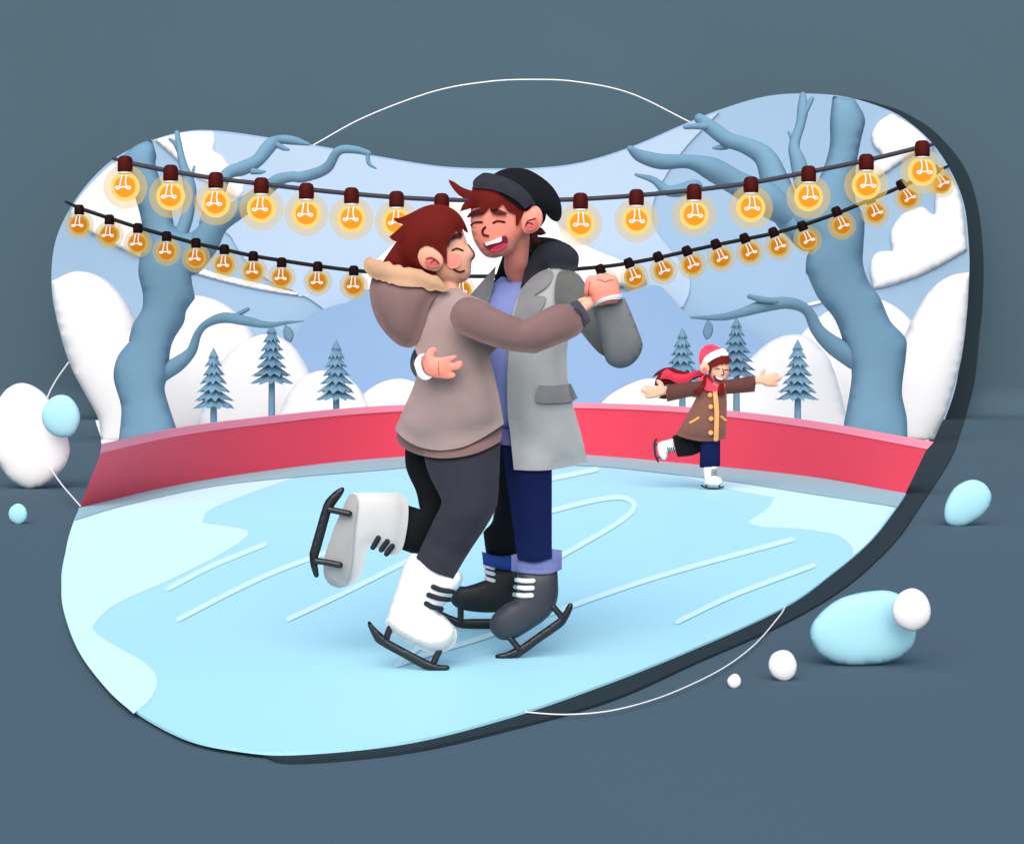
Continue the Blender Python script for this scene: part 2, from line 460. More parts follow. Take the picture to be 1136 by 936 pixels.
# snow banks behind the boards
def bank(pts, Y, name='snow_bank'):
    b = NB(); puff(b, pts, Y, k=.5, cap=.5, dens=700)
    return struct(obj(name, b, SNOW))
fy = lambda Y: HY+H*F/Y
bank(PX('112,492! 109,465 95,438 78,405 63,355 57,312! 85,301 115,309 138,332 153,362 172,420 195,%.1f!' % fy(20)), 20.0)
bank(PX('110,%.1f! 140,420 165,360 190,337 215,328 242,334 265,350 285,378 300,420 315,%.1f!' % (fy(22), fy(22))), 22.0)
bank(PX('215,%.1f! 235,420 258,388 290,371 318,378 338,402 352,440 360,%.1f!' % (fy(21), fy(21))), 21.0)
bank(PX('300,%.1f! 318,440 340,416 365,411 388,420 405,442 418,%.1f!' % (fy(20), fy(20))), 20.4)
bank(PX('375,%.1f! 395,447 415,428 441,420 465,426 490,446 505,%.1f!' % (fy(21), fy(21))), 21.4)
bank(PX('640,%.1f! 668,446 690,430 718,420 745,425 775,442 800,%.1f!' % (fy(21), fy(21))), 21.2)
bank(PX('770,%.1f! 800,436 836,394 860,376 885,371 905,380 925,410 945,%.1f!' % (fy(20), fy(20))), 21.0)
bank(PX('835,%.1f! 865,410 889,371 915,347 945,334 972,331 1000,345 1022,372 1040,420 1040,%.1f!' % (fy(22), fy(22))), 22.2)
bank(PX('975,%.1f! 990,410 1011,356 1032,322 1054,306 1075,302! 1073,345 1066,400 1052,450 1035,491! 1030,%.1f!' % (fy(20), fy(20))), 20.0)

# rink board
base_c = [(88,563),(190,539),(296,522),(400,510),(520,503),(640,504),(771,515),(902,529),(1004.6,547)]
mid_c  = [(112,502),(200,483),(296,470),(400,459),(520,453),(640,452.5),(771,458.5),(902,475),(1028,498)]
top_c  = [(113.7,492),(200,474),(296,462),(400,452),(520,447),(640,447),(771,452.4),(902,467),(1035,490)]
bs_, ms_, ts_ = smooth_path(base_c, 10), smooth_path(mid_c, 10), smooth_path(top_c, 10)
def wall_strip(bm, rows_lo, rows_hi, thick, proud, drop=0.0):
    st = []
    n = len(rows_lo)
    pts = [fl(b[0], b[1]) for b in bs_]
    for i in range(n):
        Yb = pts[i].y
        t = (pts[min(i+1, n-1)]-pts[max(i-1, 0)]).normalized(); nrm = Vector((-t.y, t.x, 0))
        lo = P(rows_lo[i][0], rows_lo[i][1], Yb); hi = P(rows_hi[i][0], rows_hi[i][1], Yb)
        lo.z -= drop
        bk = Vector((0, 1, 0))
        st.append([lo-bk*proud, hi-bk*proud, hi+bk*thick, lo+bk*thick])
    vs = [[bm.verts.new(p) for p in q] for q in st]
    for a, b in zip(vs, vs[1:]):
        for k in range(4): bm.faces.new((a[k], a[(k+1) % 4], b[(k+1) % 4], b[k])).smooth = True
        for k in range(4): bm.edges.get((a[k], b[k])).smooth = False
    bm.faces.new(vs[0][::-1]); bm.faces.new(vs[-1])
t = thing('rink_barrier', 'curved red barrier with pink top rail round the far side of the rink', 'barrier', fl(560, 503))
bm = NB(); wall_strip(bm, bs_, ms_, .12, 0); obj('panel', bm, BOARD, t)
bm = NB(); wall_strip(bm, ms_, ts_, .15, .02); obj('top_rail', bm, RAIL, t)

# bare trees
def tubes(name, parent, lst):
    for pts in lst:
        b = NB(); sweep(b, pts, 10, 6); obj(name, b, TREE, parent)
def br(vf, Y, rs, txt, sc, dy=0.):
    p = vf(txt); n = len(p)
    return [(q[0], q[1], Y+dy*i/(n-1), r*sc) for i, (q, r) in enumerate(zip(p, rs))]
def leaf(pts, Y, parent):
    b = NB(); puff(b, pts, Y, k=.3, cap=.03, dens=80); obj('leaf', b, TREE, parent)
YT = 18.6
tr = thing('bare_tree', 'gnarled bare blue-grey tree at left with a crooked low branch over two pines', 'tree', P(165, fy(YT), YT))
trunk = S4('362,158! 378,240 410,330 437,430 445,520 430,590 425,650 443,735 438,800 402,860 385,930')+S5('325,275 282,330 268,400 288,475 295,520 288,600 282,640!')+[(203, 497, True)]+S5('490,590 460,500 445,440 455,400 460,345 472,280 512,212 520,172 549,130')+S4('660,750 645,660 660,620 725,550 770,505! 700,440 640,480 572,450! 560,370 530,300 497,200 500,160 480,92! 420,115')
b = NB(); puff(b, trunk, YT, k=.75, cap=.4, dens=900); obj('trunk', b, TREE, tr)
tubes('branch', tr, [
    br(S4, YT, (60, 62, 48, 40, 36, 30, 26), '640,600 700,520 755,440 830,390 900,345 960,295 1010,260', .267, -.5)
    + br(S4, YT-.55, (22, 24), '1060,248 1110,248', .267) + [(362, 187, YT-.7, 6), (375, 168, YT-.8, 5), (392, 166, YT-.8, 4.5), (409, 170, YT-.8, 3)],
    [(408, 169, YT-.8, 2.5), (409, 181, YT-.8, 2.2), (417, 187, YT-.8, 1)],
    br(S4, YT, (38, 32, 26, 30, 28, 30, 20), '715,440 748,335 790,240 860,212 920,180 970,120 1010,95', .267, .6)+[(325, 156, YT+.6, 5), (342, 160, YT+.6, 2)],
    br(S4, YT+.3, (14, 10, 5), '900,225 930,228 950,226', .267),
    br(S4, YT+.5, (12, 10, 6), '1000,115 1030,130 1048,135', .267),
    br(S4, YT, (30, 26, 26, 18, 14, 12, 11), '600,490 628,410 640,300 612,205 600,150 590,95 586,66', .267, .3),
    br(S4, YT+.25, (9, 11, 7), '605,175 582,115 556,92', .267), br(S4, YT+.1, (9, 5), '645,250 657,206', .267),
    br(S5, YT, (30, 26, 18, 14, 14, 19, 18, 13, 9, 6, 2), '440,385 495,352 538,310 560,250 592,215 650,195 720,205 785,218 825,218 870,211 925,207', .3206, -.9),
    br(S5, YT-.5, (8, 8, 7), '668,198 705,180 733,165', .3206)])
leaf(S5('862,218! 885,235 892,258 882,282! 862,270 855,245'), YT-.85, tr)
tr = thing('bare_tree', 'gnarled bare blue-grey tree at right behind the skating child', 'tree', P(980, fy(YT), YT))
trunk = S6('650,38! 643,100 642,165 625,225 600,270 560,300! 530,345 565,385 600,410 583,450 582,510')+S7('583,30 612,92 650,140 668,178 676,207! 692,250 698,290 690,350 678,415 672,470!')+[(1008, 497, True)]+S7('840,440 838,395 826,330 836,240 835,195 797,152 770,92 742,52 727,5')+S6('728,420 730,350 708,300 708,230 722,150 732,95 705,45!')
b = NB(); puff(b, trunk, YT, k=.75, cap=.4, dens=900); obj('trunk', b, TREE, tr)
tubes('branch', tr, [
    br(S6, YT, (45, 40, 36, 28, 22, 20, 19, 14), '590,390 535,335 505,260 478,195 430,165 385,150 345,122 312,96', .4366, .5),
    br(S6, YT+.4, (10, 8, 6), '330,115 300,115 275,117', .4366), br(S6, YT+.4, (10, 8, 4), '395,160 370,168 348,170', .4366),
    br(S6, YT, (30, 42, 32, 30, 18, 20, 16, 8), '540,345 480,300 410,262 345,225 285,205 215,205 160,190 135,172', .4366, -.6),
    br(S6, YT-.45, (20, 14, 9, 4), '300,270 235,280 195,252 150,238', .4366),
    br(S6, YT, (24, 20, 14, 12, 14, 8), '575,260 562,205 552,165 568,110 574,70 574,36', .4366, .3),
    br(S6, YT+.2, (7, 6), '578,85 597,45', .4366), br(S6, YT+.2, (8, 3), '552,160 538,130', .4366),
    br(S7, YT, (30, 24, 18, 14, 15, 17, 12, 10, 7, 3), '705,245 650,212 612,175 585,125 540,106 480,112 420,130 380,140 340,143 290,142', .4366, -.9),
    br(S7, YT-.6, (7, 8, 6), '505,100 470,97 438,89', .4366)])
leaf(S7('332,146! 346,165 342,190 328,200! 320,178'), YT-.85, tr)

# pines
def pine(px, tip, wpx, Y, label):
    s = Y/F
    base_y = tip+66
    c = P(px, fy(Y), Y)
    t = thing('pine_tree', label, 'tree', c, 'pines behind the rink')
    zt = P(px, tip, Y).z; zb = P(px, base_y, Y).z
    b = NB(); n = 12
    tiers = 7; rmax = 25*s
    for i in range(tiers):
        f0 = i/tiers; f1 = (i+1.15)/tiers
        z1 = zt-(zt-zb)*min(1.0, f1); z0 = zt-(zt-zb)*max(0, f0-.06)
        r1 = rmax*(.16+.84*(i+1)/tiers)
        if i == 0: r1 = rmax*.26
        off = random.random()*6.28
        top = b.verts.new((c.x, c.y, z0+.02)); und = b.verts.new((c.x, c.y, z1+(z0-z1)*.35))
        ring = []
        for k in range(2*n):
            a = off+PI*k/n
            rr = r1*(1.0 if k % 2 == 0 else .74)*random.uniform(.9, 1.06)
            zz = z1+(0 if k % 2 == 0 else .28)*(z0-z1)+random.uniform(-.05, .05)*(z0-z1)
            ring.append(b.verts.new((c.x+rr*math.cos(a), c.y+rr*math.sin(a), zz)))
        for k in range(2*n):
            b.faces.new((top, ring[k], ring[(k+1) % (2*n)])); b.faces.new((und, ring[(k+1) % (2*n)], ring[k]))
    obj('crown', b, PINE, t)
    b = NB(); tube3(b, [Vector((c.x, c.y, -.0)), Vector((c.x, c.y, (zb+zt)/2))], [4.2*s, 3.2*s], 10, False); obj('trunk', b, TREE, t)
pine(237, 387, 50, 18.2, 'blue-grey pine nearest the trunk of the left bare tree')
pine(301.5, 360, 50, 18.4, 'tallest-standing blue-grey pine under the hanging leaf of the left bare tree')
pine(373, 378, 50, 18.0, 'blue-grey pine just left of the embracing couple')
pine(757, 365, 50, 18.2, 'blue-grey pine behind the streaming scarf of the child')
pine(817, 353, 50, 18.4, 'blue-grey pine rising behind the head and raised arm of the child')
pine(885, 378, 50, 18.0, 'blue-grey pine right of the hand of the child, beside the right bare tree')

# ------------------------------------------------------------------ string lights
YL1, YL2 = 16.4, 17.0
c1 = PX('139,180 189,190 239,198 290,204 340,210 390,215 440,219 490,221.5 540,222.5 600,222 644,221 706,217 770,211 833,203 897,191 961,178 1023,163')
c2 = PX('88,231 121,242 152,252 184,261 217,270 249,277 281,284 312,289 352,295 392,300 450,305 512,306.5 560,306 610,302 640,298.5 668,296 698,292 730,286 762,279 794,272 826,265.5 858,259 890,250 928,237 965,222 1000,207 1037,191')
def cord(pts, Y, r, ends, m, label):
    b = NB()
    st = [(ends[0][0], ends[0][1], 25.95, r*1.5)]+[(q[0], q[1], Y, r) for q in pts]+[(ends[1][0], ends[1][1], 25.95, r*1.5)]
    C = [P(*q[:3]) for q in [st[0]]]+[P(*q[:3]) for q in smooth_path(st[1:-1], 6)]+[P(*st[-1][:3])]
    tube3(b, C, [r*Y/F]*len(C), 8)
    return tag(obj('power_cable', b, m, base=P(pts[len(pts)//2][0], pts[len(pts)//2][1], Y)), label, 'cable')
cord(c1, YL1, 2.6, ((126, 176), (1036, 160)), CORD1, 'upper charcoal cord sagging across the sky with the large lit bulbs')
cord(c2, YL2, 2.2, ((73, 224), (1053, 184)), CORD2, 'lower thin black cord sagging across the scene with the small amber bulbs')

def bulb(Y, k, sock, core, ring, halo, drop, sw, sh, rc, rr, rh):
    """socket at the origin, globe hanging 'drop' below; sizes in pixels at distance Y"""
    s = Y/F
    t = thing('light_bulb', '', 'light bulb', (0, 0, 0))
    b = NB(); w = sw*s; hh = sh*s
    lathe(b, [(0, hh*.62), (w*.55, hh*.62), (w*.85, hh*.5), (w, hh*.25), (w*1.02, -hh*.45), (w*.95, -hh*.55), (w*.8, -hh*.56)], 16)
    obj('socket', b, sock, t)
    b = NB(); lathe(b, [(w*.85, -hh*.57), (w*.88, -hh*.62), (w*.82, -hh*.72), (w*.5, -hh*.74)], 16); obj('collar', b, WHITE, t)
    zc = -drop*s
    b = NB(); ball(b, rc*s, (0, 0, zc), .9); o = obj('lamp', b, core, t)
    b = NB(); ball(b, rr*s, (0, 0, zc), .25); obj('inner_globe', b, ring, t)
    b = NB(); ball(b, rh*s, (0, 0, zc), .15, 28); obj('glow_halo', b, halo, t)  # glow round the bulb, painted as a translucent flattened shell
    b = NB(); yy = -rc*s*.90
    for sx in (-1, 1):
        x0 = sx*.20*rc*s; x1 = sx*.30*rc*s; zl = zc+.0
        pts = [Vector((x0, yy*.55, zc+rc*s*.95)), Vector((x0*1.1, yy, zc+rc*s*.4)), Vector((x1, yy, zc-rc*s*.06))]
        for q in range(9):
            a = PI*.5+sx*(-2*PI*q/8)
            pts.append(Vector((x1+sx*.2*rc*s+sx*-.0+math.cos(a)*.18*rc*s, yy, zc-rc*s*.16+math.sin(a)*.12*rc*s)))
        tube3(b, pts, [.062*rc*s]*len(pts), 6)
    tube3(b, [Vector((-.3*rc*s, yy, zc-.16*rc*s)), Vector((0, yy, zc-.06*rc*s)), Vector((.3*rc*s, yy, zc-.16*rc*s))], [.055*rc*s]*3, 6)
    obj('filament', b, FILA, t)
    return t
def dup(root, loc, ry, label, group):
    r = root.copy(); COL.objects.link(r); r.location = loc; r.rotation_euler = (0, ry, 0)
    r['label'] = label; r['group'] = group
    for ch in root.children:
        c = ch.copy(); COL.objects.link(c); c.parent = r
    return r
ORD = ['first', 'second', 'third', 'fourth', 'fifth', 'sixth', 'seventh', 'eighth', 'ninth', 'tenth', 'eleventh', 'twelfth', 'thirteenth']
big = bulb(YL1, 0, SOCK1, E_CORE, E_RING, E_HALO, 25, 8.4, 15, 12.2, 16.2, 24.6)
small = bulb(YL2, 0, SOCK2, E_CORE2, E_RING2, E_HALO2, 16.5, 5.4, 9.5, 9.2, 11.4, 16)
xs1 = [139, 189.5, 239.5, 290, 340, 390, 440, 490, 644, 706, 770, 833, 897, 961, 1023]
first = True
for i, x in enumerate(xs1):
    y = [q[1] for q in c1 if abs(q[0]-x) < 2][0]+2.5
    if i < 7: lab = 'large orange bulb on the upper cord left of the couple, %s from the left' % ORD[i]
    elif i == 7: lab = 'large bulb on the upper cord half hidden behind the heads of the couple'
    else: lab = 'large orange bulb on the upper cord right of the couple, %s after the beanie' % ORD[i-8]
    if first:
        big.location = P(x, y, YL1); big['label'] = lab; big['group'] = 'large bulbs on the upper cord'; first = False
    else: dup(big, P(x, y, YL1), 0, lab, 'large bulbs on the upper cord')
s_left = [(88, 233, 88), (121.5, 244, 121), (153, 253.5, 152), (185, 262.5, 184), (217.5, 270, 215.5), (249, 277, 248), (281, 284.5, 280), (312.5, 291.5, 311.7), (352.5, 296, 352), (392.5, 300.5, 392), (512, 306, 512)]
s_right = [(666, 299), (697.6, 292), (730, 285), (762, 278.6), (794, 271), (826, 264.6), (858, 258), (890, 251), (928, 235), (965, 221), (1000, 205), (1037, 189)]
first = True
for i, (x, y, gx) in enumerate(s_left):
    lab = 'small amber bulb on the lower cord left of the couple, %s from the left' % ORD[i] if i < 10 else 'small amber bulb on the lower cord under the chin of the smiling girl'
    if first:
        small.location = P(x, y, YL2); small['label'] = lab; small['group'] = 'small bulbs on the lower cord'; first = False
    else: dup(small, P(x, y, YL2), math.radians(0), lab, 'small bulbs on the lower cord')
for i, (x, y) in enumerate(s_right):
    lab = 'small amber bulb on the lower cord just behind the clasped hands' if i == 0 else 'small tilted amber bulb on the lower cord, %s to the right of the clasped hands' % ORD[i-1]
    dup(small, P(x, y, YL2), math.radians(-21 if i < 10 else -26), lab, 'small bulbs on the lower cord')

# ------------------------------------------------------------------ discs and wires round the scene
def disc(name, pts, Y, m, label, th=.12, cat='disc'):
    b = NB(); puff(b, pts, Y, flat=th, dens=1700)
    by = max(p[1] for p in pts)
    tag(obj(name, b, m, base=P(sum(p[0] for p in pts)/len(pts), by, Y)), label, cat)
gY = lambda py: (H+.02)*F/(py-HY)
V4 = view(0, 390, .22447)
disc('pebble_disc', V4('100,155 40,180 0,225 -40,290 -55,400 -40,490 0,565 50,630 110,668 155,678 220,660 280,615 325,555 344,490 330,410 290,310 230,220 165,170'), gY(542), CREAM, 'big white pebble-shaped disc standing at the left edge')
disc('pebble_disc', V4('305,213 260,225 222,265 206,318 220,370 260,410 310,424 355,412 385,370 396,320 380,265 345,225'), gY(542)-.24, CYAN, 'round pale blue disc leaning on the big white disc', .1)
disc('pebble_disc', V4('88,750 55,768 42,800 55,835 92,853 125,835 135,800 120,765'), gY(581), CYAN, 'tiny pale blue disc standing alone below the big white disc', .06)
disc('pebble_disc', ZB('1020,83 985,100 965,135 962,165 975,183 1010,182 1050,155 1065,120 1050,92'), gY(583), CYAN, 'tilted pale blue egg-shaped disc standing alone at the right edge', .08)
disc('pebble_disc', ZB('815,325 740,340 690,375 668,415 685,460 730,485 790,488 850,478 890,450 900,410 890,360 860,332'), gY(738), CYAN, 'wide pale blue pebble-shaped disc at the lower right', .06)
disc('pebble_disc', ZB('890,320 860,335 847,368 860,400 895,414 925,395 932,365 918,333'), gY(738)-.13, CREAM, 'white disc overlapping the wide pale blue disc', .05)
disc('pebble_disc', ZB('608,455 585,465 577,490 588,513 612,523 632,512 639,488 628,463'), gY(755), CREAM, 'white disc standing alone left of the wide pale blue disc', .04)
disc('pebble_disc', ZB('502,507 490,515 487,525 493,536 503,539 513,534 517,523 512,511'), gY(763), CREAM, 'smallest white disc standing beside the curved floor wire', .025)
def wire(pts, label):
    b = NB(); sweep(b, pts, 8, 10); tag(obj('wire', b, CREAM, base=P(*pts[len(pts)//2][:3])), label, 'wire')
wire([(348, 161, 26.7, .8), (405, 130, 26.7, .8), (480, 102, 26.7, .8), (540, 91, 26.7, .8), (590, 88.5, 26.7, .8), (640, 91, 26.7, .8), (700, 104, 26.7, .8), (768, 137, 26.7, .8)], 'thin white wire arching over the dip in the sky')
wire([(76, 402, 19, .8), (62, 422, 17, .8), (52, 443, 16, .8), (44, 480, 14.8, .8), (52, 510, 13.6, .8), (66, 534, 12.4, .8), (89, 561, 11.4, .8)], 'thin white wire bowing out behind the big white disc')
wp = ZB('35,590 130,596 230,588 330,562 420,525 490,487 550,440 600,382 614,360')
wire([(q[0], q[1], (H+.004)*F/(q[1]-HY), .8) for q in wp], 'thin white wire curving on the floor below the ice')

# ================================================================== GIRL
g = thing('person', 'girl in taupe hooded coat hugging the boy, one white skate kicked back', 'person', fl(485, 744))
def legY(y, ya, Ya, yb, Yb):
    return Ya+(Yb-Ya)*(y-ya)/(yb-ya)
# body: one skin under the clothes
bm = NB()
head_g = puff(bm, G1('880,262 905,330 932,400 968,448 988,490 972,535 960,565 960,620 940,690 880,730 800,748 735,750 600,690 400,600 330,450 380,250 520,120 680,90 820,150'), 5.80, k=.64, cap=.135)
ear_g = puff(bm, G1('570,405 520,430 495,480 500,540 540,600 600,625 660,632 705,590 715,530 690,475 640,430'), 5.74, k=.6, over=[head_g], lift=.012, dens=200)
sweep(bm, [(492, 300, 5.80, 10), (500, 322, 5.80, 9.5), (500, 345, 5.80, 12), (500, 400, 5.80, 16), (500, 470, 5.82, 15)], 14)
sweep(bm, [(500, 345, 5.77, 8), (530, 360, 5.70, 6), (585, 377, 5.64, 6), (630, 355, 5.68, 5.5), (650, 340, 5.71, 6), (664, 328, 5.75, 6)], 12)
sweep(bm, [(508, 345, 5.8, 9), (520, 390, 5.82, 9), (525, 420, 5.8, 7)], 10)
sweep(bm, [(510, 470, 5.82, 11), (514, 552, 5.74, 6), (492, 625, 5.69, 8), (465, 690, 5.65, 7)], 12)
sweep(bm, [(495, 470, 5.86, 10), (478, 555, 5.90, 8), (462, 588, 5.90, 7), (420, 575, 5.87, 6)], 12)
wr = puff(bm, T1('735,305! 815,278! 900,255 905,330 820,352! 798,385! 770,345'), 5.72, k=.6, dens=120)
body_g = obj('body', bm, SKIN_G, g); voxel(body_g, .0045)
# far leg and skate
far_leg, b_fl = part('trouser_leg', W2('350,130! 350,215 363,260 385,308 397,364! 335,345! 335,400 315,488! 390,514! 430,470 500,350! 430,130!'), 5.88, BLACK, g, 'far trouser leg bent back, its shade painted black', k=.7, cap=.09)  # far leg: shade painted as black cloth
sk = obj('skate', NB(), GREYLE, g)  # placeholder replaced below
bpy.data.objects.remove(sk)
bm = NB()
b_sk = puff(bm, K1('345,200! 375,180 420,176 600,175 700,178 750,195 780,235 790,290 785,400 765,520 745,590 720,625 680,640 640,630 590,605 545,580 500,550 485,600 455,720 420,810 370,855 290,880! 200,800 170,640'), 5.86, k=.6, cap=.055, over=[b_fl], lift=.004)
skate = obj('skate', bm, GREYLE, g, label='grey ice skate kicked up behind')
part('sole', K1('375,185! 345,200 300,300 240,430 190,580 165,680 160,770 185,835 230,870 285,880 325,850 355,780 375,640 390,450 413,270 408,215 395,190'), 5.86, SOLE, skate, k=.3, over=[b_sk], lift=.010)
def blade(name, parent, Y, outlines, m=BLADE, cap=.008):
    b = NB()
    for o in outlines: puff(b, o, Y, k=.5, cap=cap, dens=160)
    return obj(name, b, m, parent)
blade('blade', skate, 5.80, [K1('298,135 315,150 300,190 240,275! 215,320! 155,540 122,650! 115,705! 125,790 108,805 90,795 65,720 55,640 62,600 110,430 160,265 200,205 250,160')])
b = NB(); stroke(b, K1('200,300 270,315 350,332'), 3.6, [], 0, 5.79); stroke(b, K1('105,682 180,692 280,712'), 3.6, [], 0, 5.79); obj('blade_post', b, BLADE, skate)
b = NB()
for p in (K1('566,512 545,550 526,582'), K1('632,538 605,575 588,600'), K1('670,572 645,605 627,630')): stroke(b, p, 3.0, [b_sk], .003, 5.82)
obj('lace', b, CHAR, skate)
# near leg and white skate
NLP = (W2('405,120! 412,200 430,260 463,325 466,350 440,405 385,522! 440,567 505,590! 560,500 610,425 640,370 652,320 660,120!'))
bm = NB()
b_ws = puff(bm, K2('385,85 345,95 310,140 280,220 240,340 205,450 178,545 177,575 195,615 260,665 350,715 430,755 500,775 560,772 620,745 655,705 667,655 655,600 620,560 580,520 535,490! 565,460 610,410 650,355 690,310 706,262 700,225 680,210 640,195 500,130'), 5.64, k=.62, cap=.065)
skate = obj('skate', bm, WHITEL, g, label='white ice skate standing on the ice')
b_ls = part('sole', K2('178,530! 230,580 310,635 390,675 460,697 520,698 580,680 630,640 655,600! 668,640 662,690 640,730 590,765 530,778 460,765 360,722 260,668 200,625 176,585'), 5.64, SOLEL, skate, k=.3, over=[b_ws], lift=.008)[1]
near_leg, b_nl = part('trouser_leg', NLP, lambda x, y: 5.80-.10*min(1, max(0, (y-480)/90.)), CHAR, g, 'charcoal trouser leg standing straight', k=.7, cap=.09, over=[b_ws, b_fl], lift=.004)
blade('blade', skate, 5.61, [K2('50,562 65,555 95,590 160,652! 200,685! 330,755 490,838! 540,855 600,860 617,875 605,892 530,900 440,885 300,810 130,715 90,670 55,595')])
b = NB(); stroke(b, K2('210,590 195,625 180,670'), 3.7, [], 0, 5.62); stroke(b, K2('545,760 525,800 505,845'), 3.7, [], 0, 5.62); obj('blade_post', b, BLADE, skate)
b = NB()
for p in (K2('503,316 560,338 640,350'), K2('472,372 540,395 612,405'), K2('455,432 500,457 560,470')): stroke(b, p, 2.9, [b_ws], .003, 5.62)
obj('lace', b, CHAR, skate)
# coat
b_hem = part('coat_hem', L1('50,450! 55,540 95,582 180,617 290,634 400,626 500,601 600,553 622,530 622,440!'), 5.77, TAUPED, g, k=.62, cap=.155, over=[b_nl, b_fl], lift=.012)[1]  # hem band in the darker tone, shade painted in
coat_o, b_coat = part('coat', PX('511,320! 499,320 487,326! 478,336 472,350 467,365 462,378 460,386! 464,400 460,424 450,448 439,474 440,479! 450,488 466,496 487,499.5 511,496.5 531,488 549,477 559,470! 554,441 547.4,412 542.4,395! 551,386! 562,350! 535,333 518,326'), 5.76, TAUPE, g, k=.68, cap=.175, dens=700, over=[b_hem], lift=.006)
hood_o, b_hood = part('hood', T2('80,225! 62,320 75,430 110,530 170,620 250,695 320,722 370,712 400,670 430,590 455,500 490,410 545,350 600,320 560,280 400,240 200,215'), 5.74, TAUPED, g, k=.7, cap=.15, over=[b_coat], lift=.004)
# hair, face
b_hair = part('hair', G1('190,552! 245,470 310,375! 275,362 247,333! 300,290 367,228! 310,207 283,173! 350,165 440,125 540,75 640,52 740,65 830,115 890,190 925,270 930,300! 905,288 882,266! 868,300 850,305! 835,268! 812,312 785,355 760,418! 746,385! 747,565! 735,565 715,500! 690,478 640,430 570,405 520,430 495,480 500,540 540,600 600,625 655,632! 655,670! 500,690 330,660'), 5.80, HAIR, g, k=.62, cap=.13, over=[head_g], lift=.012, dens=800)[1]
def feature(name, pts, m, parent, over, lift=.006, Y=5.85, **kw):
    return part(name, pts, Y, m, parent, over=over, lift=lift, k=.15, dens=160, **kw)
def line(name, paths, r, m, parent, over, Y=5.8, lift=.001):
    b = NB()
    for p in paths: stroke(b, p, r, over, lift, Y)
    return obj(name, b, m, parent)
feature('cheek_blush', G1('800,472 752,490 745,540 752,590 800,608 850,590 868,540 850,490'), BLUSH, g, [head_g], .004)
line('eye', [G1('795,450 820,438 845,436 885,452')], 1.05, LINE, g, [head_g])
feature('eyebrow', G1('762,375! 765,345 805,315 860,297 882,308 875,338 830,345 795,358'), LINE, g, [head_g, b_hair], .010)
line('nose', [G1('932,408 955,438 980,478 980,505 962,528')], 1.25, LINE, g, [head_g], 5.79)
line('mouth', [G1('808,615 830,630 862,637 896,628')], 1.15, LINE, g, [head_g])
feature('ear_hollow', G1('620,502 575,515 555,548 575,585 630,600 675,590 685,565 665,530'), EARPINK, g, [ear_g, head_g], .004)
line('ear_fold', [G1('572,524 610,518 648,535 676,566'), G1('610,560 622,545 640,536')], .9, LINE, g, [ear_g], lift=.003)
part('fur_trim', G1('75,505 35,535 25,590 48,640 92,685 115,690 140,708 165,705 190,720 225,722 245,738 275,738 320,755 400,765 480,768 540,770 575,795 610,803 650,795 690,806 730,808 770,793! 720,735 690,700 655,668 620,665 560,640 530,620 450,603 420,597 370,600 350,580 320,575 280,577 262,556 240,545 195,552 180,532 150,530 110,525 95,508'), 5.70, FUR, g, k=.55, over=[b_hood, b_hair, b_coat, head_g], lift=.012, dens=600)
sleeveY = lambda x, y: 5.585+.07*max(0, (x-560)/90.)
b_slv = None

# ================================================================== BOY
bo = thing('person', 'laughing boy in black beanie and long grey coat holding the girl', 'person', fl(560, 731))
bm = NB()
head_b = puff(bm, B1('213,400 215,480 230,560 265,630 310,690 370,713 430,705 500,680 560,625 610,560 660,520 720,400 700,250 600,150 450,100 300,140 225,260'), 5.92, k=.66, cap=.155)
ear_b = puff(bm, B1('680,318 635,335 605,385 590,455 610,520 660,530 710,505 745,450 748,390 725,340'), 5.86, k=.6, over=[head_b], lift=.012, dens=200)
sweep(bm, [(574, 262, 5.95, 14), (573, 285, 6.0, 13.5), (573, 300, 6.05, 13), (584, 326, 6.1, 10), (590, 400, 6.1, 13), (592, 470, 6.1, 13)], 14)
sweep(bm, [(590, 330, 6.06, 9), (632, 325, 6.02, 7), (655, 362, 5.96, 6), (690, 396, 5.88, 6), (678, 350, 5.79, 6), (670, 330, 5.75, 6)], 12)
sweep(bm, [(575, 330, 6.1, 9), (520, 372, 6.04, 7), (480, 401, 5.96, 6), (465, 403, 5.80, 6), (468, 403, 5.66, 5.5), (476, 403, 5.60, 5)], 12)
sweep(bm, [(590, 470, 6.1, 11), (591, 560, 5.98, 8), (592, 640, 5.88, 7), (580, 690, 5.84, 6)], 12)
sweep(bm, [(580, 470, 6.14, 10), (556, 560, 6.30, 8), (552, 640, 6.44, 7), (540, 665, 6.44, 6)], 12)
hand_w = puff(bm, H2('265,390 285,310 320,230 370,165 430,142 480,150 497,180 480,225 445,270 425,303! 500,302 580,303 680,285 770,270 808,288 800,325 755,352 660,385! 690,402! 760,392 810,368 870,355 907,385 895,440 850,490 790,510 660,508! 660,530! 760,545 795,568 788,605 740,635 640,645 500,630 410,610 330,570 285,500 265,440'), 5.60, k=.5, over=[b_coat], lift=.012, dens=600)
fist = puff(bm, H1('105,600 108,500 135,390 185,335 250,338 290,350! 320,312 370,308 420,322 490,318 550,330 590,380 630,490 657,612! 670,680! 600,760! 300,790! 230,792! 205,720 195,640! 130,668!'), 5.71, k=.62, cap=.05, dens=300)
body_b = obj('body', bm, SKIN_B, bo); voxel(body_b, .004)
line('finger_crease', [H1('305,408 365,412 420,437 470,415 530,405'), H1('195,440 180,520 165,640')], .6, mat('skin_crease', (222, 100, 98), .6, 0), bo, [fist], 5.7)
line('palm_crease', [H2('525,370 515,470 530,580')], .35, MATS['skin_crease'], bo, [hand_w], 5.6)
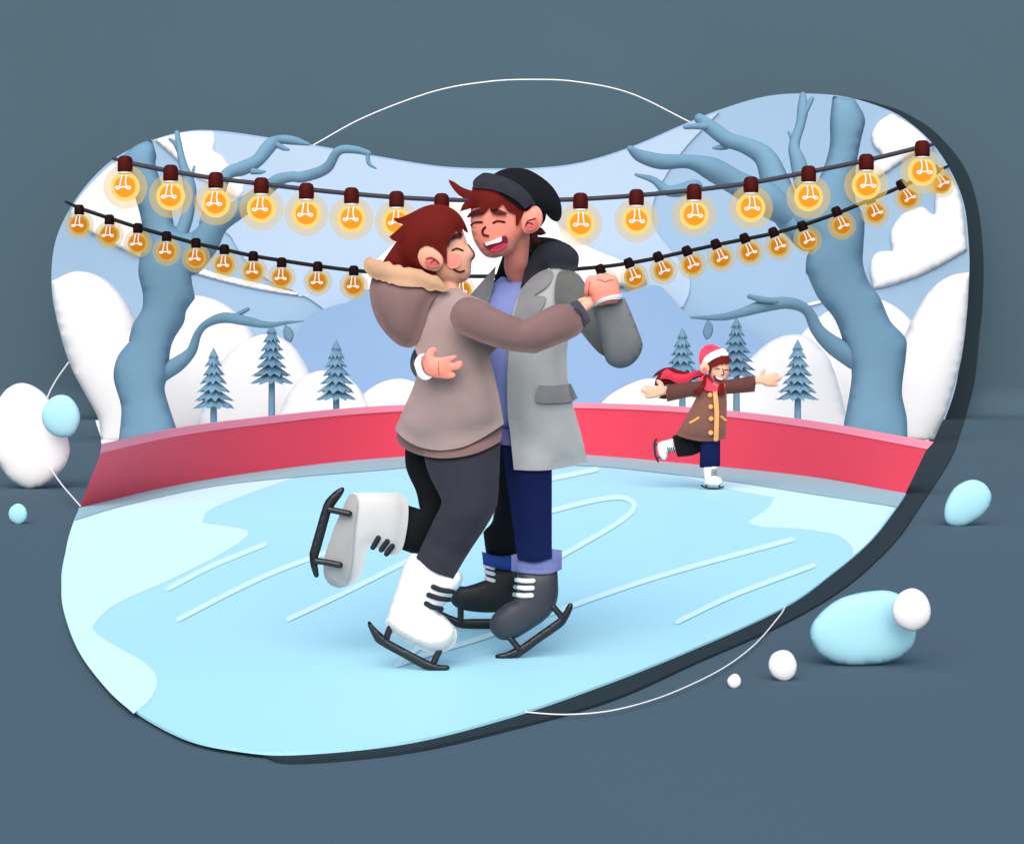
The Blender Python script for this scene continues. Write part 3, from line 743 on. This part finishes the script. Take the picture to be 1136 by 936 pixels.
# far leg, cuff and skate: darker copies, shade painted in
fY = lambda x, y: legY(y, 500, 6.16, 640, 6.42)
nY = lambda x, y: legY(y, 500, 6.03, 640, 5.86)
b_bl = part('trouser_leg', W2('640,110! 640,370 603,440! 613,518! 660,530 720,520! 740,400! 720,110!'), fY, BLACK, bo, 'trouser leg of the foot standing further back, its shade painted black', k=.65, cap=.085)[1]
b_fc = part('trouser_cuff', K3('278,135! 350,157 430,163 530,152! 530,262! 450,262 370,248 287,226!'), 6.34, CUFFD, bo, 'far turned-up trouser cuff, its shade painted deep blue', k=.7, cap=.1)[1]
bm = NB(); b_fb = puff(bm, K3('296,215! 305,330! 230,357 170,374 120,377 90,410 62,460 70,492 110,525 180,545 280,556 370,556 470,550 560,520 560,215!'), 6.42, k=.6, cap=.06)
skate = obj('skate', bm, BOOTB, bo, label='ice skate standing further back, its shade painted black')
blade('blade', skate, 6.45, [[(484, 675, False), (497, 681, False), (512, 686, False), (530, 686, False), (572, 686.5, False), (578, 691, False), (570, 697, False), (540, 697.3, False), (512, 696.3, False), (501, 692, False), (490, 684, False)]])
b = NB(); stroke(b, K3('131,515 131,560 131,620'), 3.6, [], 0, 6.45); stroke(b, K3('430,540 430,600 430,620'), 3.6, [], 0, 6.45); obj('blade_post', b, BLADE, skate)
b = NB()
for p in (K3('300,236 330,242 358,251'), K3('306,275 330,283 360,290'), K3('306,318 330,328 360,336')): stroke(b, p, 2.3, [b_fb, b_fc], .003, 6.38)
obj('lace', b, WHITE, skate)
# near leg
bm = NB(); b_nb = puff(bm, K3('523,250! 523,380 510,462 450,492 382,545 345,590 332,640 345,690 390,735 440,748 500,740 570,703 650,652 720,602 770,545 798,475 807,400 800,250!'), 5.84, k=.6, cap=.062)
skate = obj('skate', bm, BOOTC, bo, label='charcoal ice skate with white laces on the ice')
blade('blade', skate, 5.83, [K3('370,855 390,843 440,832 505,802! 545,783! 800,602! 840,560 868,507 888,490 908,503 900,545 870,605 830,657 690,755 550,857 500,872 430,878 380,872')])
b = NB(); stroke(b, K3('475,735 500,765 535,810'), 3.6, [], 0, 5.83); stroke(b, K3('770,515 800,550 835,590'), 3.6, [], 0, 5.83); obj('blade_post', b, BLADE, skate)
b = NB()
for p in (K3('516,330 570,338 633,337'), K3('511,380 570,388 628,387'), K3('505,432 560,440 622,438')): stroke(b, p, 2.7, [b_nb, b_fb], .003, 5.80)
obj('lace', b, WHITE, skate)
b_nc = part('trouser_cuff', K3('482,160! 525,148! 560,130! 768,116! 832,127! 832,258! 760,284 680,292 570,283 482,268!'), 5.87, CUFFL, bo, 'pale blue turned-up trouser cuff', k=.6, cap=.09, over=[b_nb], lift=.008)[1]
b_nv = part('trouser_leg', W2('655,110! 690,350 711,500 716,529! 770,537 826,523! 826,235! 826,110!'), nY, NAVY, bo, 'navy trouser leg of the foot standing nearer', k=.65, cap=.085, over=[b_nc, b_bl], lift=.006)[1]
# top
b_swt = part('sweater', PX('545,318! 556,307 563,309! 575,306 590,298 610,310 605,480! 540,480! 535,395 528,345'), 6.08, SWEAT, bo, k=.6, cap=.15)[1]
part('sweater_hem', PX('548,474! 575,477 600,476! 600,494! 575,495 546,492!'), 6.05, SWEATD, bo, k=.5, cap=.12, over=[b_swt, b_nv, b_bl], lift=.006)
part('hood_lining', B1('455,690! 425,770 372,930! 440,870 520,880 640,800 760,700 960,640 900,590 820,563 715,553! 640,590 560,650'), 6.13, BLACK, bo, k=.4, cap=.08)
b_cl = part('coat_front', PX('515,335! 535,312 550,295! 547,318 541,340 536,360! 520,352'), 6.04, GREYM, bo, 'grey coat front on the far side of the sweater', k=.5, cap=.05, over=[b_swt], lift=.01)[1]
coatb, b_cb = part('coat', PX('577,322! 585,313 600,302.5 612,297 622,296 634,300 645,308 640,330 630,380 629,400 630.4,424.5 635.5,448 644.6,481 652,513! 632,517.5 612,521 592,522 570,521! 566,481 563,457 562.6,420 564.5,388 568,351'), 6.03, GREYL, bo, k=.62, cap=.15, dens=700, over=[b_swt, b_nv, b_bl], lift=.010)
part('coat_fold_shade', T1('430,258! 400,370 392,430! 470,440 530,385 567,310 560,290 503,285! 570,240 603,195 607,158 570,143 510,172 460,218'), 6.0, GREYM, bo, k=.2, over=[b_cb, b_swt], lift=.010)  # fold shading of the coat, painted as a raised grey piece
part('pocket_flap', L1('828,233! 900,236 1005,225! 1042,305! 1000,325 900,333 825,328 808,308 815,265'), 6.0, GREYM, bo, k=.3, over=[b_cb], lift=.014)
b_hd = part('hood', B1('585,935! 610,830 650,720 700,640 760,600 840,583 900,590 970,630 1015,690 1012,770 990,812! 900,790 840,782 760,800 680,860'), 6.02, CHAR, bo, k=.6, cap=.09, over=[b_cb], lift=.008)[1]
b_ua = part('sleeve', T1('632,170 665,148 720,155 775,205 830,320 880,470 930,640! 850,590 765,490 690,400 625,335 618,250'), lambda x, y: legY(y, 300, 6.0, 400, 5.9), GREYD, bo, 'dark grey upper sleeve of the raised arm', k=.7, cap=.08, over=[b_cb], lift=.012)[1]
b_fa = part('sleeve', T1('822,352! 880,322 940,303 1000,297! 1040,390 1090,520 1097,570 1070,630 1020,672 960,681 905,650 880,580 848,450'), lambda x, y: legY(y, 330, 5.76, 405, 5.85), GREYM, bo, 'mid grey forearm sleeve of the raised arm', k=.7, cap=.075)[1]
part('shirt_cuff', T1('822,357! 860,328 920,308 992,303! 983,276! 930,284 870,303 832,335'), 5.74, WHITE, bo, k=.5, over=[fist, b_fa], lift=.008)
bm = NB(); sweep(bm, [(570, 325, 6.12, 15), (520, 372, 6.04, 14), (478, 402, 5.97, 13), (470, 403, 5.9, 14.5)], 14)
obj('sleeve', bm, GREYD, bo, label='dark grey sleeve reaching behind the back of the girl')
part('sleeve_end', PX('461,385! 456.5,394 455,403 456.5,411 463,421! 480,425 488,402 478,386'), 5.84, GREYD, bo, k=.5, cap=.05)
part('shirt_cuff', H2('300,240! 230,255 170,310 140,390 150,470 190,580 250,640 310,660 370,645 415,610! 350,592 290,540 255,460 238,380 245,310 290,268!'), 5.58, WHITE, bo, k=.5, over=[b_coat, hand_w], lift=.012)
# head gear
part('hair', B1('610,530! 640,620 665,667! 669,602! 690,600 735,611! 712,541! 740,542 777,530! 750,495 720,480 660,500'), 5.98, HAIRD, bo, 'dark hair at the nape', k=.5, dens=200)
b_bh = part('hair', B1('50,128! 90,145 150,185 222,212! 240,170 330,150 450,170 560,220 640,320! 600,390 565,472! 552,465 549,385! 490,360 450,300! 430,330 385,352 355,328! 330,365 300,390 278,375 286,330! 220,343 135,366! 160,310 200,277! 140,255 90,205 58,155'), 5.91, HAIR, bo, 'auburn fringe under the beanie', k=.4, over=[head_b], lift=.007, dens=700)[1]
b_bn = part('beanie', B1('380,90! 450,55 540,43 640,55 740,110 820,180 870,260 890,340 887,405 862,440 820,430 790,400 775,383! 768,430 738,476! 690,430 640,380 520,300 420,220'), 5.95, BLACK, bo, k=.62, cap=.14, over=[head_b], lift=.012)[1]
part('beanie_brim', B1('230,160 240,130 280,95 320,78 400,90 500,125 580,170 640,225 680,280 700,318! 660,320 615,347! 560,290 470,237 380,207 300,196 245,191'), 5.90, CHAR, bo, k=.4, over=[head_b, b_bh, b_bn], lift=.010)
feature('eyebrow', B1('185,408! 215,370 280,344 294,355 288,382 240,398 200,412'), LINE, bo, [head_b, b_bh], .013, 5.9)
feature('eyebrow', B1('358,350 375,343 410,346 455,362 482,377 465,388 395,386 372,374'), LINE, bo, [head_b, b_bh], .013, 5.9)
line('eye', [B1('218,468 250,447 300,445')], 1.2, LINE, bo, [head_b], 5.9)
line('eye', [B1('382,450 415,437 466,444')], 1.2, LINE, bo, [head_b], 5.9)
line('nose', [B1('322,483 303,508 310,538 344,547')], 1.35, LINE, bo, [head_b], 5.9)
mo, b_mo = feature('mouth', B1('310,595 318,625 340,648 375,661 430,653 475,622 491,582 480,550 458,546 440,558 390,583 330,604'), MOUTH, bo, [head_b], .003, 5.9)
feature('teeth', B1('318,600! 380,580 443,552! 447,575 435,592 380,606 330,621!'), WHITE, mo, [b_mo, head_b], .004, 5.9)
feature('tongue', B1('362,656 385,630 440,606 482,606 470,630 430,654 390,662'), TONGUE, mo, [b_mo, head_b], .003, 5.9)
feature('ear_hollow', B1('690,410 640,430 615,475 640,508 690,495 712,455 710,420'), EARPINK, bo, [ear_b, head_b], .004, 5.86)
line('ear_fold', [B1('625,474 640,438 692,420'), B1('634,456 650,450 672,460')], 1.0, LINE, bo, [ear_b], 5.86, .003)

# the girl's near sleeve lies across both of them
b_slv = part('sleeve', T1('45,400 60,350 95,310 145,293 200,305 260,335 340,375 400,400 455,419! 520,385 590,345 640,332 690,333! 745,370 772,460! 755,492 700,525 620,560 540,590 510,601 440,596 370,586 270,560 150,515 85,480 55,440'), sleeveY, TAUPED, g, k=.62, cap=.085, over=[b_coat, b_cb, b_swt, b_ua], lift=.014, dens=700)[1]
part('coat_cuff', T1('698,325! 740,314 775,345 805,400 810,425 778,462! 770,440 750,382'), 5.66, NAVYC, g, k=.5, over=[b_slv, b_ua, wr], lift=.01)

# ================================================================== CHILD
ch = thing('person', 'small child in brown coat and red hat skating on one leg, arms spread', 'person', fl(790, 543))
YC = 12.86
bm = NB()
head_c = puff(bm, C2('200,420 235,480 280,515 320,527 370,508 400,450 413,380 412,300 380,240 290,215 190,260 165,350'), YC, k=.62, cap=.1, dens=300)
ear_c = puff(bm, C1('705,298 672,325 666,365 688,408 725,422 755,402 768,362 748,315'), YC-.06, k=.6, over=[head_c], lift=.01, dens=120)
sweep(bm, [(796, 415, YC+.02, 5), (794, 432, YC+.02, 4), (790, 445, YC+.03, 5), (788, 482, YC+.03, 5)], 12)
sweep(bm, [(785, 440, YC+.03, 3.5), (760, 436, YC-.02, 3.2), (744, 435, YC-.03, 2.6), (733, 434, YC-.05, 2.6)], 10)
sweep(bm, [(796, 438, YC+.03, 3.5), (818, 428, YC-.02, 3.2), (834, 423, YC-.02, 2.6), (845, 421, YC-.05, 2.6)], 10)
sweep(bm, [(788, 480, YC+.03, 4), (788, 515, YC, 3.2), (788, 532, YC, 3)], 10)
sweep(bm, [(785, 482, YC+.05, 4), (766, 491, YC+.11, 2.6), (748, 497, YC+.11, 2.2)], 10)
hl_c = puff(bm, C1('340,548! 300,548! 285,508 250,480 217,477 212,500 240,546! 180,545 110,530 82,538 90,562! 55,565 45,590 65,615 104,626! 90,645 97,667 140,677 220,667 270,645 340,628!'), YC-.05, k=.6, cap=.03, dens=400)
hr_c = puff(bm, C2('675,452! 720,440 740,382 768,364 795,375 787,408 768,432! 830,420 900,402 927,415 915,442! 955,431 968,455 940,490 896,512! 927,520 925,542 880,553 800,551 740,525 675,532!'), YC-.05, k=.6, cap=.03, dens=400)
voxel(obj('body', bm, SKIN_G, ch), .006)
part('trouser_leg', C3('262,375! 330,345! 528,360! 535,520! 440,556 310,568!'), YC+.1, BLACK, ch, 'trouser leg kicked back, its shade painted black', k=.6, cap=.1)  # leg further back: shade painted as black beside the navy one
part('trouser_leg', C3('528,360! 715,360! 715,652! 620,673 520,667!'), YC, NAVY, ch, 'navy trouser leg of the standing foot', k=.6, cap=.09)
bm = NB(); b1 = puff(bm, C3('275,392! 180,415 128,438 120,480 135,550 160,585 190,596 215,570 221,525 292,525!'), YC+.1, k=.6, cap=.06, dens=240)
s1 = obj('skate', bm, WHITEL, ch, label='white ice skate kicked back')
b = NB(); stroke(b, C3('112,402 97,430 94,470 103,555 128,608'), 1.3, [], 0, YC+.1); obj('blade', b, BLADE, s1)
b = NB(); stroke(b, C3('100,452 130,452'), 1.1, [], 0, YC+.1); stroke(b, C3('110,575 145,572'), 1.1, [], 0, YC+.1); obj('blade_post', b, BLADE, s1)
b = NB()
for x in (222, 240, 258, 276): stroke(b, C3('%d,482 %d,500 %d,524' % (x-4, x, x+9)), .55, [b1], .004, YC+.05)
obj('lace', b, BLADE, s1)
bm = NB(); b1 = puff(bm, C3('550,650! 690,650! 682,710 682,748 720,765 736,800 715,836 640,842 570,826 560,750'), YC, k=.6, cap=.06, dens=240)
s1 = obj('skate', bm, WHITEL, ch, label='white ice skate gliding on the ice')
b = NB(); stroke(b, C3('537,836 575,856 620,863 690,865 742,850'), 1.1, [], 0, YC); obj('blade', b, BLADE, s1)
b = NB(); stroke(b, C3('583,825 583,858'), 1.1, [], 0, YC); stroke(b, C3('708,825 708,860'), 1.1, [], 0, YC); obj('blade_post', b, BLADE, s1)
b = NB()
for y in (690, 708, 724, 742): stroke(b, C3('630,%d 655,%d 680,%d' % (y, y-4, y-5)), .5, [b1], .004, YC-.05)
obj('lace', b, BLADE, s1)
b_hc = part('hair', C1('700,400! 560,400 450,380 370,350 280,365 210,410 172,460! 235,430! 205,490 197,540! 260,545 340,532 450,518 560,495 640,462 700,455!'), YC+.12, HAIR, ch, 'long auburn hair streaming back', k=.4, cap=.05)[1]
part('hair', C1('235,670! 270,642 330,635 345,670 300,680'), YC+.05, HAIR, ch, 'auburn hair tip under the outstretched arm', k=.4, dens=80)
part('scarf_tail', C1('690,378! 600,390 520,420 430,415 370,390 330,363! 290,390 250,470! 310,470 360,480 420,510 480,518 560,490 620,450 720,440!'), YC+.06, REDD, ch, k=.35, over=[b_hc], lift=.02)
b_sl = part('sleeve', C1('335,530! 500,510 700,490! 740,560 700,632! 500,670 328,709! 318,620'), YC-.06, CBROWD, ch, k=.65, cap=.09, over=[hl_c, b_hc], lift=.012)[1]
b_sr = part('sleeve', C2('330,490! 520,460 670,437! 686,520 676,605! 520,618 340,632!'), YC-.03, CBROWD, ch, k=.65, cap=.09, over=[hr_c], lift=.012)[1]
coat_pts = C1('700,570! 640,650 560,800 490,930')+C3('295,355! 330,372 400,396 500,416 600,421 700,412 768,395! 775,200 778,60')+C1('950,800 946,620 935,540! 850,560 760,560')
b_cc = part('coat', coat_pts, YC-.02, CBROWN, ch, k=.6, cap=.14, over=[b_sl, b_sr], lift=.004)[1]
part('placket', C1('803,595! 847,595! 860,700 868,800')+C3('705,60 703,200 696,425 675,446 654,428 661,200 658,60')+C1('820,800 812,700'), YC, AMBER, ch, k=.2, over=[b_cc], lift=.02)
for (x, y) in ((787.8, 438.4), (788.4, 451.4), (789, 464.5), (788.5, 480)):
    b = NB(); s = surf(x, y, [b_cc]) or YC-.14
    puff(b, [(x+2.9*math.cos(a), y+2.9*math.sin(a), False) for a in [i*PI/4 for i in range(8)]], s-.015, k=.5, dens=60); obj('button', b, AMBER, ch)
line('pocket_trim', [C3('432,245 470,225 508,198')], 1.45, AMBER, ch, [b_cc], YC)
line('pocket_trim', [C3('727,190 745,206 764,222')], 1.45, AMBER, ch, [b_cc], YC)
part('scarf', C1('720,420! 800,430 900,450 925,500! 920,560 720,560 690,480'), YC+.05, RED, ch, k=.5, cap=.05, dens=200)
b_sf = part('scarf', C1('725,425! 775,500 850,542 925,520 930,560 880,598 790,603 710,577 655,520 660,470'), YC-.05, RED, ch, k=.6, cap=.09, over=[b_cc], lift=.02)[1]
feature('fringe', C2('180,312! 230,270 300,235 370,220 405,230 419,270 405,322! 390,310 375,324! 362,312 330,326! 325,315 270,345 236,350! 222,400 197,437! 205,380'), HAIR, ch, [head_c], .014, YC)
part('braid', C1('745,425! 725,540 690,610 655,646! 630,640 605,590! 650,570 690,520 710,435!'), YC-.1, HAIR, ch, k=.4, over=[b_sf, b_cc, b_sl], lift=.02, dens=200)
part('braid', C1('862,540! 920,520! 930,632! 848,636!'), YC-.1, HAIR, ch, k=.4, over=[b_sf, b_cc], lift=.02, dens=120)
b_ht = part('hat', C1('668,335! 658,250 675,180 715,130 775,110 830,120 895,155! 860,220 760,290 710,310'), YC, RED, ch, k=.65, cap=.13, over=[head_c], lift=.012)[1]
part('hat_band', C1('688,298! 730,235 800,190 860,165 915,158 950,185 966,215 955,230! 880,236 800,272 745,314! 715,302'), YC-.02, WHITE, ch, k=.5, over=[head_c, b_ht], lift=.022)
feature('ear_hollow', C1('715,350 692,370 700,398 728,402 740,380 732,356'), EARPINK, ch, [ear_c], .006, YC)
line('ear_fold', [C1('700,372 715,362 735,385')], .55, LINE, ch, [ear_c], YC-.1, .003)
line('eye', [C2('264,373 285,365 310,371')], .5, LINE, ch, [head_c], YC-.1)
line('eye', [C2('364,381 384,375 402,379')], .5, LINE, ch, [head_c], YC-.1)
line('nose', [C2('345,368 352,395 357,425 330,433')], .55, LINE, ch, [head_c], YC-.1)
mo, b_mo = feature('mouth', C2('247,440 262,435 300,455 357,470 352,490 310,505 268,493 250,465'), MOUTH, ch, [head_c], .005, YC)
feature('teeth', C2('270,442! 300,455 352,468! 335,481 300,474 278,460'), WHITE, mo, [b_mo, head_c], .006, YC)

# ================================================================== CAMERA, LIGHT, RENDER
cam = bpy.data.cameras.new('camera'); co = link(bpy.data.objects.new('camera', cam))
co.location = (0, 0, H); co.rotation_euler = (PI/2, 0, 0)
cam.sensor_width = 36; cam.lens = 36*F/1136; cam.shift_y = -(468-HY)/1136; cam.clip_end = 500; cam.clip_start = .05
SC.camera = co

EL, AZ = math.radians(45), math.radians(-6)      # sun in front of the scene (behind the camera), to the left
sd = Vector((math.sin(AZ)*math.cos(EL), -math.cos(AZ)*math.cos(EL), math.sin(EL)))
sun = bpy.data.lights.new('sun', 'SUN'); sun.energy = 1.5; sun.angle = math.radians(65); sun.color = (1, .95, .88)
so = link(bpy.data.objects.new('sun', sun)); so.rotation_euler = sd.to_track_quat('Z', 'Y').to_euler(); so.location = (-5, -10, 12)
w = bpy.data.worlds.new('World'); SC.world = w; w.use_nodes = True
nt = w.node_tree; bg = nt.nodes['Background']
st = nt.nodes.new('ShaderNodeTexSky'); st.sky_type = 'NISHITA'; st.sun_disc = False
st.sun_elevation = EL; st.sun_rotation = math.atan2(sd.x, sd.y); st.air_density = 1.0; st.dust_density = 2.5; st.ozone_density = .6
nt.links.new(st.outputs[0], bg.inputs['Color']); bg.inputs['Strength'].default_value = .15
vs = SC.view_settings
SC.display_settings.display_device = 'sRGB'
vs.view_transform = 'Standard'; vs.look = 'None'; vs.gamma = 1; vs.exposure = 0.54; vs.use_curve_mapping = False
SC.render.engine = 'CYCLES'
SC.cycles.transparent_max_bounces = 24
